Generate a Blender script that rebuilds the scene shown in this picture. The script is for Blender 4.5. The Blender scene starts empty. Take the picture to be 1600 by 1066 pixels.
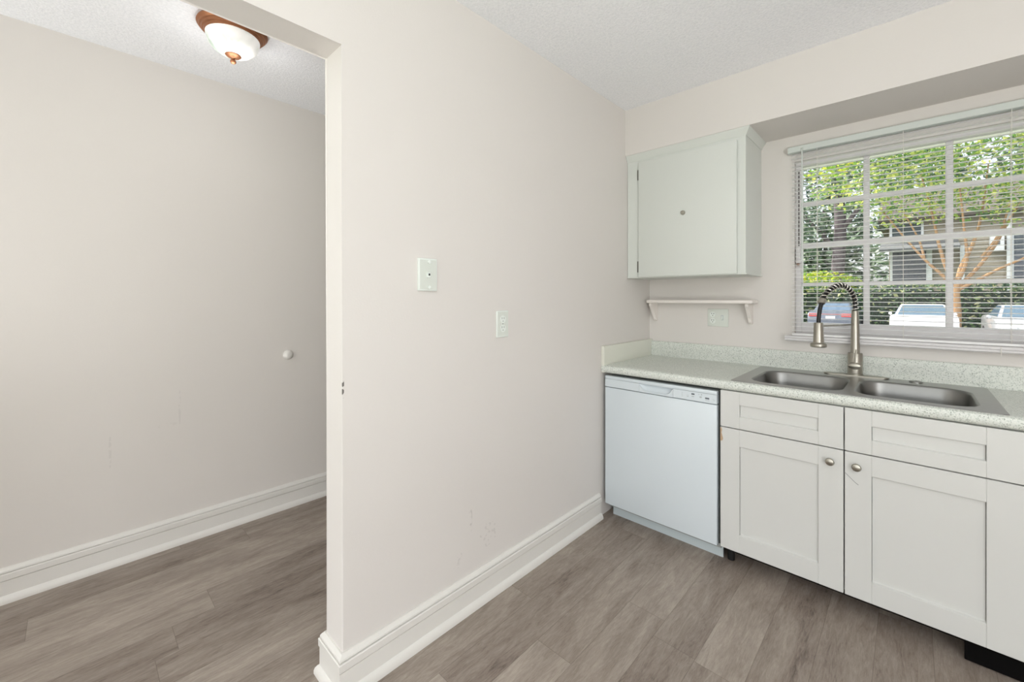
import bpy, bmesh, math, random
from mathutils import Vector, Matrix

C = bpy.context.scene.collection
rnd = random.Random(7)
PI = math.pi

# ------------------------------------------------------------------ helpers
ORG = {}


def srgb(r, g, b):
    def f(c):
        c /= 255.0
        return c / 12.92 if c <= 0.04045 else ((c + 0.055) / 1.055) ** 2.4
    return (f(r), f(g), f(b), 1.0)


class MB:
    def __init__(s):
        s.bm = bmesh.new()

    def box(s, x0, x1, y0, y1, z0, z1, bev=0.0, seg=2):
        vs = [s.bm.verts.new(p) for p in ((x0, y0, z0), (x1, y0, z0), (x1, y1, z0), (x0, y1, z0),
                                          (x0, y0, z1), (x1, y0, z1), (x1, y1, z1), (x0, y1, z1))]
        fs = [s.bm.faces.new([vs[i] for i in f]) for f in
              ((0, 3, 2, 1), (4, 5, 6, 7), (0, 1, 5, 4), (1, 2, 6, 5), (2, 3, 7, 6), (3, 0, 4, 7))]
        if bev > 0:
            es = list({e for f in fs for e in f.edges})
            bmesh.ops.bevel(s.bm, geom=es, offset=bev, segments=seg, affect='EDGES', profile=0.5)
        return s

    def hexa(s, pts, bev=0.0, seg=2):
        vs = [s.bm.verts.new(p) for p in pts]
        fs = [s.bm.faces.new([vs[i] for i in f]) for f in
              ((0, 3, 2, 1), (4, 5, 6, 7), (0, 1, 5, 4), (1, 2, 6, 5), (2, 3, 7, 6), (3, 0, 4, 7))]
        if bev > 0:
            es = list({e for f in fs for e in f.edges})
            bmesh.ops.bevel(s.bm, geom=es, offset=bev, segments=seg, affect='EDGES', profile=0.5)
        return s

    def loft(s, loops, cap0=True, cap1=True, closed=True):
        L = [[s.bm.verts.new(p) for p in lp] for lp in loops]
        n = len(L[0])
        for a, b in zip(L, L[1:]):
            for i in range(n if closed else n - 1):
                j = (i + 1) % n
                s.bm.faces.new((a[i], a[j], b[j], b[i]))
        if cap0:
            s.bm.faces.new(list(reversed(L[0])))
        if cap1:
            s.bm.faces.new(L[-1])
        return s

    def prism(s, prof, axis, a0, a1, bev=0.0, seg=2):
        # prof: 2D list in the two other axes (in xyz order), extruded along axis
        def P(p, a):
            return {'x': (a, p[0], p[1]), 'y': (p[0], a, p[1]), 'z': (p[0], p[1], a)}[axis]
        A = [s.bm.verts.new(P(p, a0)) for p in prof]
        B = [s.bm.verts.new(P(p, a1)) for p in prof]
        n = len(prof)
        fs = [s.bm.faces.new(list(reversed(A))), s.bm.faces.new(B)]
        for i in range(n):
            fs.append(s.bm.faces.new((A[i], A[(i + 1) % n], B[(i + 1) % n], B[i])))
        if bev > 0:
            es = list({e for f in fs for e in f.edges})
            bmesh.ops.bevel(s.bm, geom=es, offset=bev, segments=seg, affect='EDGES', profile=0.5)
        return s

    def lathe(s, prof, c, n=32, axis=(0, 0, 1), cap=True):
        # prof: list (r, h) along the axis
        ax = Vector(axis).normalized()
        u = ax.orthogonal().normalized()
        v = ax.cross(u)
        c = Vector(c)
        loops = []
        for r, h in prof:
            r = max(r, 1e-5)
            loops.append([c + ax * h + (u * math.cos(2 * PI * i / n) + v * math.sin(2 * PI * i / n)) * r for i in range(n)])
        return s.loft(loops, cap, cap)

    def cyl(s, p0, p1, r0, r1=None, n=20):
        p0, p1 = Vector(p0), Vector(p1)
        d = p1 - p0
        return s.lathe([(r0, 0), (r0 if r1 is None else r1, d.length)], p0, n, d)

    def tube(s, pts, rad, n=10):
        pts = [Vector(p) for p in pts]
        rad = rad if isinstance(rad, (list, tuple)) else [rad] * len(pts)
        loops = []
        t0 = (pts[1] - pts[0]).normalized()
        u = t0.orthogonal().normalized()
        for i, p in enumerate(pts):
            t = (pts[min(i + 1, len(pts) - 1)] - pts[max(i - 1, 0)]).normalized()
            u = (u - t * u.dot(t)).normalized()
            v = t.cross(u)
            loops.append([p + (u * math.cos(2 * PI * k / n) + v * math.sin(2 * PI * k / n)) * rad[i] for k in range(n)])
        return s.loft(loops)

    def sweep(s, prof, path):
        # prof (d, z): d = distance out to the right-hand side of the path direction
        path = [Vector((p[0], p[1])) for p in path]
        loops = []
        for i, p in enumerate(path):
            def nrm(a, b):
                d = (b - a).normalized()
                return Vector((d.y, -d.x))
            if i == 0:
                m = nrm(path[0], path[1])
            elif i == len(path) - 1:
                m = nrm(path[-2], path[-1])
            else:
                n1, n2 = nrm(path[i - 1], p), nrm(p, path[i + 1])
                m = (n1 + n2) / (1 + n1.dot(n2))
            loops.append([(p.x + m.x * d, p.y + m.y * d, z) for d, z in prof])
        return s.loft(loops)

    def build(s, name, mat, parent=None, smooth=False, angle=35):
        bmesh.ops.recalc_face_normals(s.bm, faces=s.bm.faces[:])
        o = ORG.get(parent.name, (0, 0, 0)) if parent else (0, 0, 0)
        if parent:
            bmesh.ops.translate(s.bm, verts=s.bm.verts[:], vec=(-o[0], -o[1], -o[2]))
        me = bpy.data.meshes.new(name)
        s.bm.to_mesh(me)
        s.bm.free()
        ob = bpy.data.objects.new(name, me)
        C.objects.link(ob)
        me.materials.append(mat)
        if parent:
            ob.parent = parent
            ORG[ob.name] = o
        if smooth:
            ca = math.cos(math.radians(angle))
            me.polygons.foreach_set('use_smooth', [True] * len(me.polygons))
            b2 = bmesh.new()
            b2.from_mesh(me)
            for e in b2.edges:
                if len(e.link_faces) == 2:
                    a, b = e.link_faces[0].normal, e.link_faces[1].normal
                    e.smooth = a.dot(b) > ca
            b2.to_mesh(me)
            b2.free()
        return ob


def tag(o, label, cat, group=None, kind=None):
    o['label'] = label
    o['category'] = cat
    if group:
        o['group'] = group
    if kind:
        o['kind'] = kind
    return o


def thing(name, label, cat, loc, group=None):
    o = bpy.data.objects.new(name, None)
    o.empty_display_size = 0.1
    C.objects.link(o)
    o.location = loc
    ORG[o.name] = tuple(loc)
    return tag(o, label, cat, group)


def struct(o, label=None, cat=None):
    o['kind'] = 'structure'
    if label:
        o['label'] = label
    if cat:
        o['category'] = cat
    return o


# ------------------------------------------------------------------ materials
def new_mat(name):
    m = bpy.data.materials.new(name)
    m.use_nodes = True
    nt = m.node_tree
    return m, nt, nt.nodes, nt.links, nt.nodes['Principled BSDF']


def N(nodes, t, **kw):
    n = nodes.new(t)
    for k, v in kw.items():
        setattr(n, k, v)
    return n


def math_n(nodes, links, op, a, b=None, c=None, clamp=False):
    n = nodes.new('ShaderNodeMath')
    n.operation = op
    n.use_clamp = clamp
    for i, x in enumerate((a, b, c)):
        if x is None:
            continue
        if isinstance(x, (int, float)):
            n.inputs[i].default_value = x
        else:
            links.new(x, n.inputs[i])
    return n.outputs[0]


def mix_c(nodes, links, fac, a, b, mode='MIX'):
    n = nodes.new('ShaderNodeMix')
    n.data_type = 'RGBA'
    n.blend_type = mode
    for idx, x in ((0, fac), (6, a), (7, b)):
        if isinstance(x, (int, float)):
            n.inputs[idx].default_value = x
        elif isinstance(x, tuple):
            n.inputs[idx].default_value = x
        else:
            links.new(x, n.inputs[idx])
    return n.outputs[2]


def simple(name, col, rough=0.5, metal=0.0, spec=0.5, bump=0.0, bscale=60.0, var=0.0, vscale=3.0, emit=0.0, stretch=None, coat=0.0):
    m, nt, nd, lk, b = new_mat(name)
    b.inputs['Base Color'].default_value = col
    b.inputs['Roughness'].default_value = rough
    b.inputs['Metallic'].default_value = metal
    b.inputs['Specular IOR Level'].default_value = spec
    b.inputs['Coat Weight'].default_value = coat
    tc = N(nd, 'ShaderNodeTexCoord')
    src = tc.outputs['Object']
    if stretch:
        mp = N(nd, 'ShaderNodeMapping')
        mp.inputs['Scale'].default_value = stretch
        lk.new(src, mp.inputs['Vector'])
        src = mp.outputs['Vector']
    if bump > 0:
        no = N(nd, 'ShaderNodeTexNoise')
        no.inputs['Scale'].default_value = bscale
        no.inputs['Detail'].default_value = 4
        lk.new(src, no.inputs['Vector'])
        bp = N(nd, 'ShaderNodeBump')
        bp.inputs['Strength'].default_value = bump
        bp.inputs['Distance'].default_value = 0.002
        lk.new(no.outputs['Fac'], bp.inputs['Height'])
        lk.new(bp.outputs['Normal'], b.inputs['Normal'])
    if var > 0:
        no = N(nd, 'ShaderNodeTexNoise')
        no.inputs['Scale'].default_value = vscale
        no.inputs['Detail'].default_value = 5
        lk.new(src, no.inputs['Vector'])
        f = math_n(nd, lk, 'MULTIPLY_ADD', no.outputs['Fac'], 2 * var, 1 - var)
        cc = N(nd, 'ShaderNodeCombineColor')
        for i in range(3):
            lk.new(f, cc.inputs[i])
        lk.new(mix_c(nd, lk, 1.0, col, cc.outputs[0], 'MULTIPLY'), b.inputs['Base Color'])
    if emit > 0:
        b.inputs['Emission Color'].default_value = col
        b.inputs['Emission Strength'].default_value = emit
    return m


def wall_mat(name, col, scuffs=()):
    """painted plaster; scuffs are (axis, a, b, width, height, strength) worn marks at fixed places"""
    m, nt, nd, lk, b = new_mat(name)
    b.inputs['Roughness'].default_value = 0.55
    b.inputs['Specular IOR Level'].default_value = 0.3
    tc = N(nd, 'ShaderNodeTexCoord')
    no = N(nd, 'ShaderNodeTexNoise')
    no.inputs['Scale'].default_value = 1.7
    no.inputs['Detail'].default_value = 3
    lk.new(tc.outputs['Object'], no.inputs['Vector'])
    f = math_n(nd, lk, 'MULTIPLY_ADD', no.outputs['Fac'], 0.04, 0.98)
    cc = N(nd, 'ShaderNodeCombineColor')
    for i in range(3):
        lk.new(f, cc.inputs[i])
    col_o = mix_c(nd, lk, 1.0, col, cc.outputs[0], 'MULTIPLY')
    n1 = N(nd, 'ShaderNodeTexNoise')
    n1.inputs['Scale'].default_value = 130
    n1.inputs['Detail'].default_value = 3
    lk.new(tc.outputs['Object'], n1.inputs['Vector'])
    n2 = N(nd, 'ShaderNodeTexNoise')
    n2.inputs['Scale'].default_value = 7
    n2.inputs['Detail'].default_value = 2
    lk.new(tc.outputs['Object'], n2.inputs['Vector'])
    hsum = math_n(nd, lk, 'MULTIPLY_ADD', n2.outputs['Fac'], 3.0, n1.outputs['Fac'])
    bp = N(nd, 'ShaderNodeBump')
    bp.inputs['Strength'].default_value = 0.12
    bp.inputs['Distance'].default_value = 0.002
    lk.new(hsum, bp.inputs['Height'])
    lk.new(bp.outputs['Normal'], b.inputs['Normal'])
    sx = N(nd, 'ShaderNodeSeparateXYZ')
    lk.new(tc.outputs['Object'], sx.inputs[0])
    if scuffs:
        n3 = N(nd, 'ShaderNodeTexNoise')
        n3.inputs['Scale'].default_value = 55
        n3.inputs['Detail'].default_value = 3
        lk.new(tc.outputs['Object'], n3.inputs['Vector'])
        for (y, z, wy, wz, st, thr, colr) in scuffs:
            dy = math_n(nd, lk, 'DIVIDE', math_n(nd, lk, 'SUBTRACT', sx.outputs['Y'], y), wy)
            dz = math_n(nd, lk, 'DIVIDE', math_n(nd, lk, 'SUBTRACT', sx.outputs['Z'], z), wz)
            r2 = math_n(nd, lk, 'ADD', math_n(nd, lk, 'MULTIPLY', dy, dy), math_n(nd, lk, 'MULTIPLY', dz, dz))
            ins = math_n(nd, lk, 'LESS_THAN', r2, 1.0)
            on = math_n(nd, lk, 'GREATER_THAN', n3.outputs['Fac'], thr)
            fac = math_n(nd, lk, 'MULTIPLY', math_n(nd, lk, 'MULTIPLY', ins, on), st)
            if st > .8:   # chips along the outside corner only
                fac = math_n(nd, lk, 'MULTIPLY', fac, math_n(nd, lk, 'GREATER_THAN', sx.outputs['X'], -.0045))
            col_o = mix_c(nd, lk, fac, col_o, colr)
    lk.new(col_o, b.inputs['Base Color'])
    return m


WALLC = srgb(219, 215, 211)
GREY = srgb(120, 116, 112)
M_wall = wall_mat('wall_paint', WALLC)
M_part = wall_mat('partition_paint', WALLC, [
    (-2.1515, 0.985, 0.005, 0.055, 0.85, 0.5, srgb(70, 66, 62)),
    (-1.62, 0.36, 0.009, 0.06, 0.25, 0.55, GREY),
    (-1.52, 0.26, 0.05, 0.05, 0.15, 0.58, GREY),
    (-1.68, 0.22, 0.02, 0.03, 0.15, 0.58, GREY)])
M_left = wall_mat('hall_wall_paint', srgb(219, 215, 210), [
    (-2.36, 0.70, 0.005, 0.09, 0.10, 0.5, GREY),
    (-2.42, 0.62, 0.05, 0.01, 0.06, 0.55, GREY),
    (-2.62, 0.54, 0.005, 0.08, 0.10, 0.5, GREY)])
M_trim = simple('trim_paint', srgb(224, 222, 217), 0.38, bump=0.03, bscale=40, var=0.015)


def ceiling_mat():
    m, nt, nd, lk, b = new_mat('popcorn_ceiling')
    b.inputs['Roughness'].default_value = 0.95
    b.inputs['Specular IOR Level'].default_value = 0.1
    tc = N(nd, 'ShaderNodeTexCoord')
    n1 = N(nd, 'ShaderNodeTexNoise')
    n1.inputs['Scale'].default_value = 95
    n1.inputs['Detail'].default_value = 6
    n1.inputs['Roughness'].default_value = 0.65
    lk.new(tc.outputs['Object'], n1.inputs['Vector'])
    vo = N(nd, 'ShaderNodeTexVoronoi')
    vo.inputs['Scale'].default_value = 120
    lk.new(tc.outputs['Object'], vo.inputs['Vector'])
    h = math_n(nd, lk, 'SUBTRACT', n1.outputs['Fac'], math_n(nd, lk, 'MULTIPLY', vo.outputs['Distance'], 0.6))
    bp = N(nd, 'ShaderNodeBump')
    bp.inputs['Strength'].default_value = 0.4
    bp.inputs['Distance'].default_value = 0.005
    lk.new(h, bp.inputs['Height'])
    lk.new(bp.outputs['Normal'], b.inputs['Normal'])
    cr = N(nd, 'ShaderNodeValToRGB')
    cr.color_ramp.elements[0].position = 0.3
    cr.color_ramp.elements[0].color = srgb(234, 236, 240)
    cr.color_ramp.elements[1].position = 0.6
    cr.color_ramp.elements[1].color = srgb(248, 249, 252)
    lk.new(n1.outputs['Fac'], cr.inputs[0])
    lk.new(cr.outputs[0], b.inputs['Base Color'])
    return m


M_ceil = ceiling_mat()


def floor_mat():
    m, nt, nd, lk, b = new_mat('vinyl_plank_floor')
    b.inputs['Specular IOR Level'].default_value = 0.35
    tc = N(nd, 'ShaderNodeTexCoord')
    sx = N(nd, 'ShaderNodeSeparateXYZ')
    lk.new(tc.outputs['Object'], sx.inputs[0])
    W, Ln = 0.151, 1.22
    u = math_n(nd, lk, 'DIVIDE', sx.outputs['X'], W)
    row = math_n(nd, lk, 'FLOOR', u)
    wn = N(nd, 'ShaderNodeTexWhiteNoise', noise_dimensions='1D')
    lk.new(row, wn.inputs['W'])
    v = math_n(nd, lk, 'ADD', math_n(nd, lk, 'DIVIDE', sx.outputs['Y'], Ln), math_n(nd, lk, 'MULTIPLY', wn.outputs['Value'], 3.7))
    colm = math_n(nd, lk, 'FLOOR', v)
    cv = N(nd, 'ShaderNodeCombineXYZ')
    lk.new(row, cv.inputs[0])
    lk.new(colm, cv.inputs[1])
    w2 = N(nd, 'ShaderNodeTexWhiteNoise', noise_dimensions='3D')
    lk.new(cv.outputs[0], w2.inputs['Vector'])
    # grain: noise stretched along the plank, shifted per plank
    off = N(nd, 'ShaderNodeVectorMath', operation='MULTIPLY')
    lk.new(w2.outputs['Color'], off.inputs[0])
    off.inputs[1].default_value = (9, 9, 9)
    add = N(nd, 'ShaderNodeVectorMath', operation='ADD')
    lk.new(tc.outputs['Object'], add.inputs[0])
    lk.new(off.outputs[0], add.inputs[1])

    def noise(scale, sxyz, det=6, rough=0.6, dist=0.0):
        mp = N(nd, 'ShaderNodeMapping')
        mp.inputs['Scale'].default_value = sxyz
        lk.new(add.outputs[0], mp.inputs['Vector'])
        n = N(nd, 'ShaderNodeTexNoise')
        n.inputs['Scale'].default_value = scale
        n.inputs['Detail'].default_value = det
        n.inputs['Roughness'].default_value = rough
        n.inputs['Distortion'].default_value = dist
        lk.new(mp.outputs['Vector'], n.inputs['Vector'])
        return n.outputs['Fac']
    broad = noise(1.0, (10, 2.2, 1), 5, 0.6, 0.9)
    fine = noise(1.0, (62, 9, 1), 8, 0.75, 1.6)
    hair = noise(1.0, (260, 30, 1), 4, 0.7, 0.6)
    s = math_n(nd, lk, 'MULTIPLY', broad, 0.44)
    s = math_n(nd, lk, 'MULTIPLY_ADD', fine, 0.40, s)
    s = math_n(nd, lk, 'MULTIPLY_ADD', hair, 0.20, s)
    s = math_n(nd, lk, 'ADD', s, math_n(nd, lk, 'MULTIPLY_ADD', w2.outputs['Value'], 0.09, -0.065))
    cr = N(nd, 'ShaderNodeValToRGB')
    e = cr.color_ramp.elements
    e[0].position, e[0].color = 0.32, srgb(92, 80, 73)
    e[1].position, e[1].color = 0.68, srgb(182, 171, 160)
    k = e.new(0.42)
    k.color = srgb(133, 121, 112)
    k = e.new(0.54)
    k.color = srgb(156, 145, 135)
    lk.new(s, cr.inputs[0])
    # seams
    fu = math_n(nd, lk, 'FRACT', u)
    fv = math_n(nd, lk, 'FRACT', v)
    du = math_n(nd, lk, 'MULTIPLY', math_n(nd, lk, 'MINIMUM', fu, math_n(nd, lk, 'SUBTRACT', 1.0, fu)), W)
    dv = math_n(nd, lk, 'MULTIPLY', math_n(nd, lk, 'MINIMUM', fv, math_n(nd, lk, 'SUBTRACT', 1.0, fv)), Ln)
    d = math_n(nd, lk, 'MINIMUM', du, dv)
    seam = math_n(nd, lk, 'LESS_THAN', d, 0.0009)
    lk.new(mix_c(nd, lk, math_n(nd, lk, 'MULTIPLY', seam, 0.45), cr.outputs[0], srgb(88, 78, 70)), b.inputs['Base Color'])
    lk.new(math_n(nd, lk, 'MULTIPLY_ADD', fine, 0.2, 0.36), b.inputs['Roughness'])
    bp = N(nd, 'ShaderNodeBump')
    bp.inputs['Strength'].default_value = 0.12
    bp.inputs['Distance'].default_value = 0.001
    lk.new(math_n(nd, lk, 'SUBTRACT', fine, math_n(nd, lk, 'MULTIPLY', seam, 2.0)), bp.inputs['Height'])
    lk.new(bp.outputs['Normal'], b.inputs['Normal'])
    return m


M_floor = floor_mat()


def counter_mat():
    m, nt, nd, lk, b = new_mat('speckled_laminate')
    b.inputs['Roughness'].default_value = 0.38
    b.inputs['Specular IOR Level'].default_value = 0.4
    tc = N(nd, 'ShaderNodeTexCoord')
    col = srgb(216, 220, 214)
    no = N(nd, 'ShaderNodeTexNoise')
    no.inputs['Scale'].default_value = 260
    no.inputs['Detail'].default_value = 2
    lk.new(tc.outputs['Object'], no.inputs['Vector'])
    col = mix_c(nd, lk, math_n(nd, lk, 'MULTIPLY', math_n(nd, lk, 'GREATER_THAN', no.outputs['Fac'], 0.54), 0.6), col, srgb(232, 236, 228))
    n4 = N(nd, 'ShaderNodeTexNoise')
    n4.inputs['Scale'].default_value = 320
    n4.inputs['Detail'].default_value = 1
    lk.new(tc.outputs['Object'], n4.inputs['Vector'])
    va = N(nd, 'ShaderNodeVectorMath', operation='MULTIPLY_ADD')
    lk.new(n4.outputs['Color'], va.inputs[0])
    va.inputs[1].default_value = (.006, .006, .006)
    lk.new(tc.outputs['Object'], va.inputs[2])
    for sc, thr, rth, c in ((170, 0.42, 0.35, srgb(194, 201, 193)), (140, 0.30, 0.55, srgb(174, 181, 173)), (150, 0.24, 0.74, srgb(142, 148, 141)), (85, 0.15, 0.80, srgb(86, 88, 84))):
        vo = N(nd, 'ShaderNodeTexVoronoi')
        vo.inputs['Scale'].default_value = sc
        lk.new(va.outputs[0], vo.inputs['Vector'])
        sp = N(nd, 'ShaderNodeSeparateColor')
        lk.new(vo.outputs['Color'], sp.inputs[0])
        f = math_n(nd, lk, 'MULTIPLY', math_n(nd, lk, 'LESS_THAN', vo.outputs['Distance'], thr), math_n(nd, lk, 'GREATER_THAN', sp.outputs[0], rth))
        col = mix_c(nd, lk, f, col, c)
    lk.new(col, b.inputs['Base Color'])
    return m


M_counter = counter_mat()
M_splash = simple('painted_splash', srgb(222, 223, 212), 0.45, bump=0.05, bscale=30, var=0.03)
M_cab = simple('cabinet_paint', srgb(210, 211, 208), 0.42, bump=0.03, bscale=90, var=0.012)
M_ucab = simple('upper_cabinet_paint', srgb(213, 217, 212), 0.45, bump=0.06, bscale=35, var=0.015)
M_shelf = simple('shelf_paint', srgb(233, 227, 222), 0.5, bump=0.05, bscale=50)
M_rawwood = simple('bare_wood', srgb(186, 160, 132), 0.8)
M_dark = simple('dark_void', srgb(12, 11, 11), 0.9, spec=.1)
M_black = simple('black_rubber', srgb(16, 16, 17), 0.45)
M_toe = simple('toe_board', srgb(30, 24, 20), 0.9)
M_dw = simple('appliance_white', srgb(213, 222, 227), 0.3, coat=0.15)
M_dwgrey = simple('appliance_grey', srgb(150, 154, 152), 0.5)
M_dwkick = simple('appliance_kick', srgb(190, 200, 203), 0.4)
M_print = simple('panel_print', srgb(95, 102, 108), 0.4)
M_printl = simple('panel_print_light', srgb(178, 186, 190), 0.4)
M_line = simple('panel_line', srgb(196, 204, 208), 0.4)
M_steel = simple('sink_steel', srgb(168, 168, 166), 0.32, 1.0, bump=0.05, bscale=1.0, var=0.12, vscale=1.0, stretch=(4, 160, 60))
M_bowl = simple('bowl_steel', srgb(146, 146, 144), 0.33, 1.0, bump=0.04, bscale=1.0, var=0.22, vscale=7.0)
M_nickel = simple('brushed_nickel', srgb(170, 166, 156), 0.3, 1.0, bump=0.03, bscale=1.0, stretch=(300, 300, 8))
M_chrome = simple('polished_spring', srgb(225, 222, 215), 0.18, 1.0)
M_plate = simple('white_plastic', srgb(214, 219, 212), 0.35)
M_plate2 = simple('jack_plastic', srgb(228, 234, 229), 0.3)
M_hole = simple('socket_hole', srgb(40, 40, 38), 0.8)
M_bronze = simple('copper_bronze', srgb(165, 112, 80), 0.42, 0.75, var=0.35, vscale=14)
M_blind = simple('blind_vinyl', srgb(236, 236, 236), 0.45)
M_head = simple('blind_headrail', srgb(205, 212, 208), 0.4)
M_cord = simple('blind_cord', srgb(225, 222, 216), 0.8)
M_wframe = simple('window_frame_paint', srgb(222, 220, 221), 0.45, var=0.02)
M_brass = simple('old_brass', srgb(150, 110, 78), 0.5, 0.6)


def glass_mat(name, tint=(1, 1, 1, 1), f=0.06):
    m = bpy.data.materials.new(name)
    m.use_nodes = True
    nt = m.node_tree
    nt.nodes.clear()
    o = nt.nodes.new('ShaderNodeOutputMaterial')
    mx = nt.nodes.new('ShaderNodeMixShader')
    t = nt.nodes.new('ShaderNodeBsdfTransparent')
    t.inputs[0].default_value = tint
    g = nt.nodes.new('ShaderNodeBsdfGlossy')
    g.inputs['Roughness'].default_value = 0.02
    fr = nt.nodes.new('ShaderNodeFresnel')
    fr.inputs['IOR'].default_value = 1.3
    nt.links.new(fr.outputs[0], mx.inputs[0])
    nt.links.new(t.outputs[0], mx.inputs[1])
    nt.links.new(g.outputs[0], mx.inputs[2])
    nt.links.new(mx.outputs[0], o.inputs[0])
    return m


M_glass = glass_mat('window_glass')


def bowl_glass(name, strength):
    m, nt, nd, lk, b = new_mat(name)
    tc = N(nd, 'ShaderNodeTexCoord')
    no = N(nd, 'ShaderNodeTexNoise')
    no.inputs['Scale'].default_value = 5
    no.inputs['Detail'].default_value = 4
    no.inputs['Distortion'].default_value = 2.5
    lk.new(tc.outputs['Object'], no.inputs['Vector'])
    cr = N(nd, 'ShaderNodeValToRGB')
    cr.color_ramp.elements[0].position = 0.35
    cr.color_ramp.elements[0].color = srgb(176, 190, 178)
    cr.color_ramp.elements[1].position = 0.55
    cr.color_ramp.elements[1].color = srgb(255, 254, 250)
    lk.new(no.outputs['Fac'], cr.inputs[0])
    lk.new(cr.outputs[0], b.inputs['Base Color'])
    lk.new(cr.outputs[0], b.inputs['Emission Color'])
    b.inputs['Emission Strength'].default_value = strength
    b.inputs['Roughness'].default_value = 0.25
    return m


M_alab = bowl_glass('alabaster_glass', 0.32)

# ------------------------------------------------------------------ room shell
H = 2.441
WX = -1.4296        # hall wall
T = 0.1233          # partition thickness
PE = -2.1515        # partition end
ZH = 2.069          # header underside
EX, SY = 3.4, -5.4  # east and south walls
OPN = -3.35         # other side of the opening
ZS, SD = 2.155, 0.3408   # soffit underside, depth
WH = (0.838, 2.030, 1.060, 2.012)  # window hole x0 x1 z0 z1

struct(MB().box(WX - .15, EX + .15, SY - .15, 0.15, -0.12, 0.0).build('floor', M_floor))
struct(MB().box(WX - .15, EX + .15, SY - 1.3, 0.55, H, H + 0.12).build('ceiling', M_ceil))  # slab overhangs both ways, added as unseen eaves against the sun
struct(MB().box(WX - .15, WX, SY - .15, 0.15, 0, H).build('wall_left', M_left))

m = MB()
x0, x1, z0, z1 = WH
outer = [(WX, 0), (EX, 0), (EX, H), (WX, H)]
m.box(WX, x0, 0, .15, 0, H).box(x1, EX, 0, .15, 0, H).box(x0, x1, 0, .15, 0, z0).box(x0, x1, 0, .15, z1, H)
bmesh.ops.remove_doubles(m.bm, verts=m.bm.verts[:], dist=1e-5)
struct(m.build('wall_north', M_wall))
m = MB()
m.box(EX, EX + .15, SY - .15, -5.15, 0, H).box(EX, EX + .15, -3.5, .15, 0, H).box(EX, EX + .15, -5.15, -3.5, 2.15, H).box(EX, EX + .15, -5.15, -3.5, 0, .1)  # unseen east opening added to let in side light
struct(m.build('wall_east', M_wall))
m = MB()
m.box(WX, -1.25, SY - .15, SY, 0, H).box(-.28, .3, SY - .15, SY, 0, H).box(3.1, EX, SY - .15, SY, 0, H)
m.box(-1.25, -.28, SY - .15, SY, 2.1, H).box(.3, 3.1, SY - .15, SY, 2.2, H).box(.3, 3.1, SY - .15, SY, 0, .25)
struct(m.build('wall_south', M_wall))

m = MB()
prof = [(0, 0), (0, H), (SY, H), (SY, 0), (OPN, 0), (OPN, ZH), (PE, ZH), (PE, 0)]
m.prism(prof, 'x', -T, 0.0)
es = [e for e in m.bm.edges if all(PE - 1e-4 < v.co.y < PE + 1e-4 for v in e.verts) and abs(e.verts[0].co.x - e.verts[1].co.x) < 1e-5]
es += [e for e in m.bm.edges if all(abs(v.co.z - ZH) < 1e-4 for v in e.verts) and abs(e.verts[0].co.x - e.verts[1].co.x) < 1e-5]
bmesh.ops.bevel(m.bm, geom=es, offset=0.004, segments=3, affect='EDGES', profile=0.5)
struct(m.build('wall_partition', M_part))

struct(MB().box(0, EX, -SD, 0, ZS, H).build('wall_soffit', M_wall))

BP = [(0, 0), (.030, 0), (.030, .010), (.027, .020), (.021, .028), (.016, .031), (.016, .090), (.012, .0905), (.012, .0930), (.019, .0945), (.0195, .1175), (.0175, .1205),
      (.010, .1210), (.010, .1238), (.0155, .1245), (.0145, .130), (.010, .136), (.006, .1395), (.005, .1415), (0, .1415)]
struct(MB().sweep(BP, [(0, -.650), (0, PE), (-T, PE), (-T, -.0)][::-1]).build('baseboard_partition', M_trim, smooth=True, angle=25))
struct(MB().sweep(BP, [(WX, 0.0), (WX, SY)][::-1]).build('baseboard_left', M_trim, smooth=True, angle=25))
struct(MB().sweep(BP, [(-T, SY), (-T, OPN), (0, OPN), (0, SY)][::-1]).build('baseboard_south', M_trim, smooth=True, angle=25))

# ------------------------------------------------------------------ window
win = bpy.data.objects.new('window_1', None)
C.objects.link(win)
ORG[win.name] = (0, 0, 0)
struct(win)
m = MB()
gx0, gx1, gz0, gz1 = .864, 2.004, 1.126, 1.986
y0, y1 = .025, .095
m.box(x0, gx0, y0, y1, z0, z1, .002, 1).box(gx1, x1, y0, y1, z0, z1, .002, 1)
m.box(gx0, gx1, y0, y1, gz1, z1, .002, 1).box(gx0, gx1, y0, y1, z0, gz0, .002, 1)
wf = m.build('window_frame', M_wframe, win)
MB().box(gx0 - .013, gx0 - .007, y0 - .001, y0 + .01, 1.55, 1.96).build('jamb_track_shade', simple('track_shadow_grey', srgb(110, 106, 104), .7), wf)  # dark strip on the frame, painted for shade in the sash channel
m = MB()
for k in range(1, 4):
    xx = 1.1375 + .2925 * (k - 1)
    m.box(xx - .0125, xx + .0125, .043, .068, gz0, gz1, .003, 1)
for zz, hh in ((1.779, .010), (1.5505, .015), (1.338, .010)):
    m.box(gx0, gx1, .040 if hh > .012 else .044, .070, zz - hh, zz + hh, .003, 1)
m.build('window_muntin', M_wframe, win)
MB().box(gx0, gx1, .054, .057, gz0, gz1).build('window_glass', M_glass, win)
# stool board
m = MB()
m.prism([(.025, 1.031), (-.048, 1.031), (-.054, 1.036), (-.054, 1.041), (-.050, 1.044), (-.056, 1.048), (-.056, 1.055), (-.052, 1.059), (.025, 1.060)], 'x', .802, 2.066)
m.build('window_sill', M_wframe, win)
m = MB()
m.box(.842, .862, .004, .026, 1.455, 1.545, .004)
lt = m.build('window_latch', M_wframe, win)
MB().box(.845, .859, .002, .022, 1.441, 1.452, .002, 1).build('catch', M_brass, lt)

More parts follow.
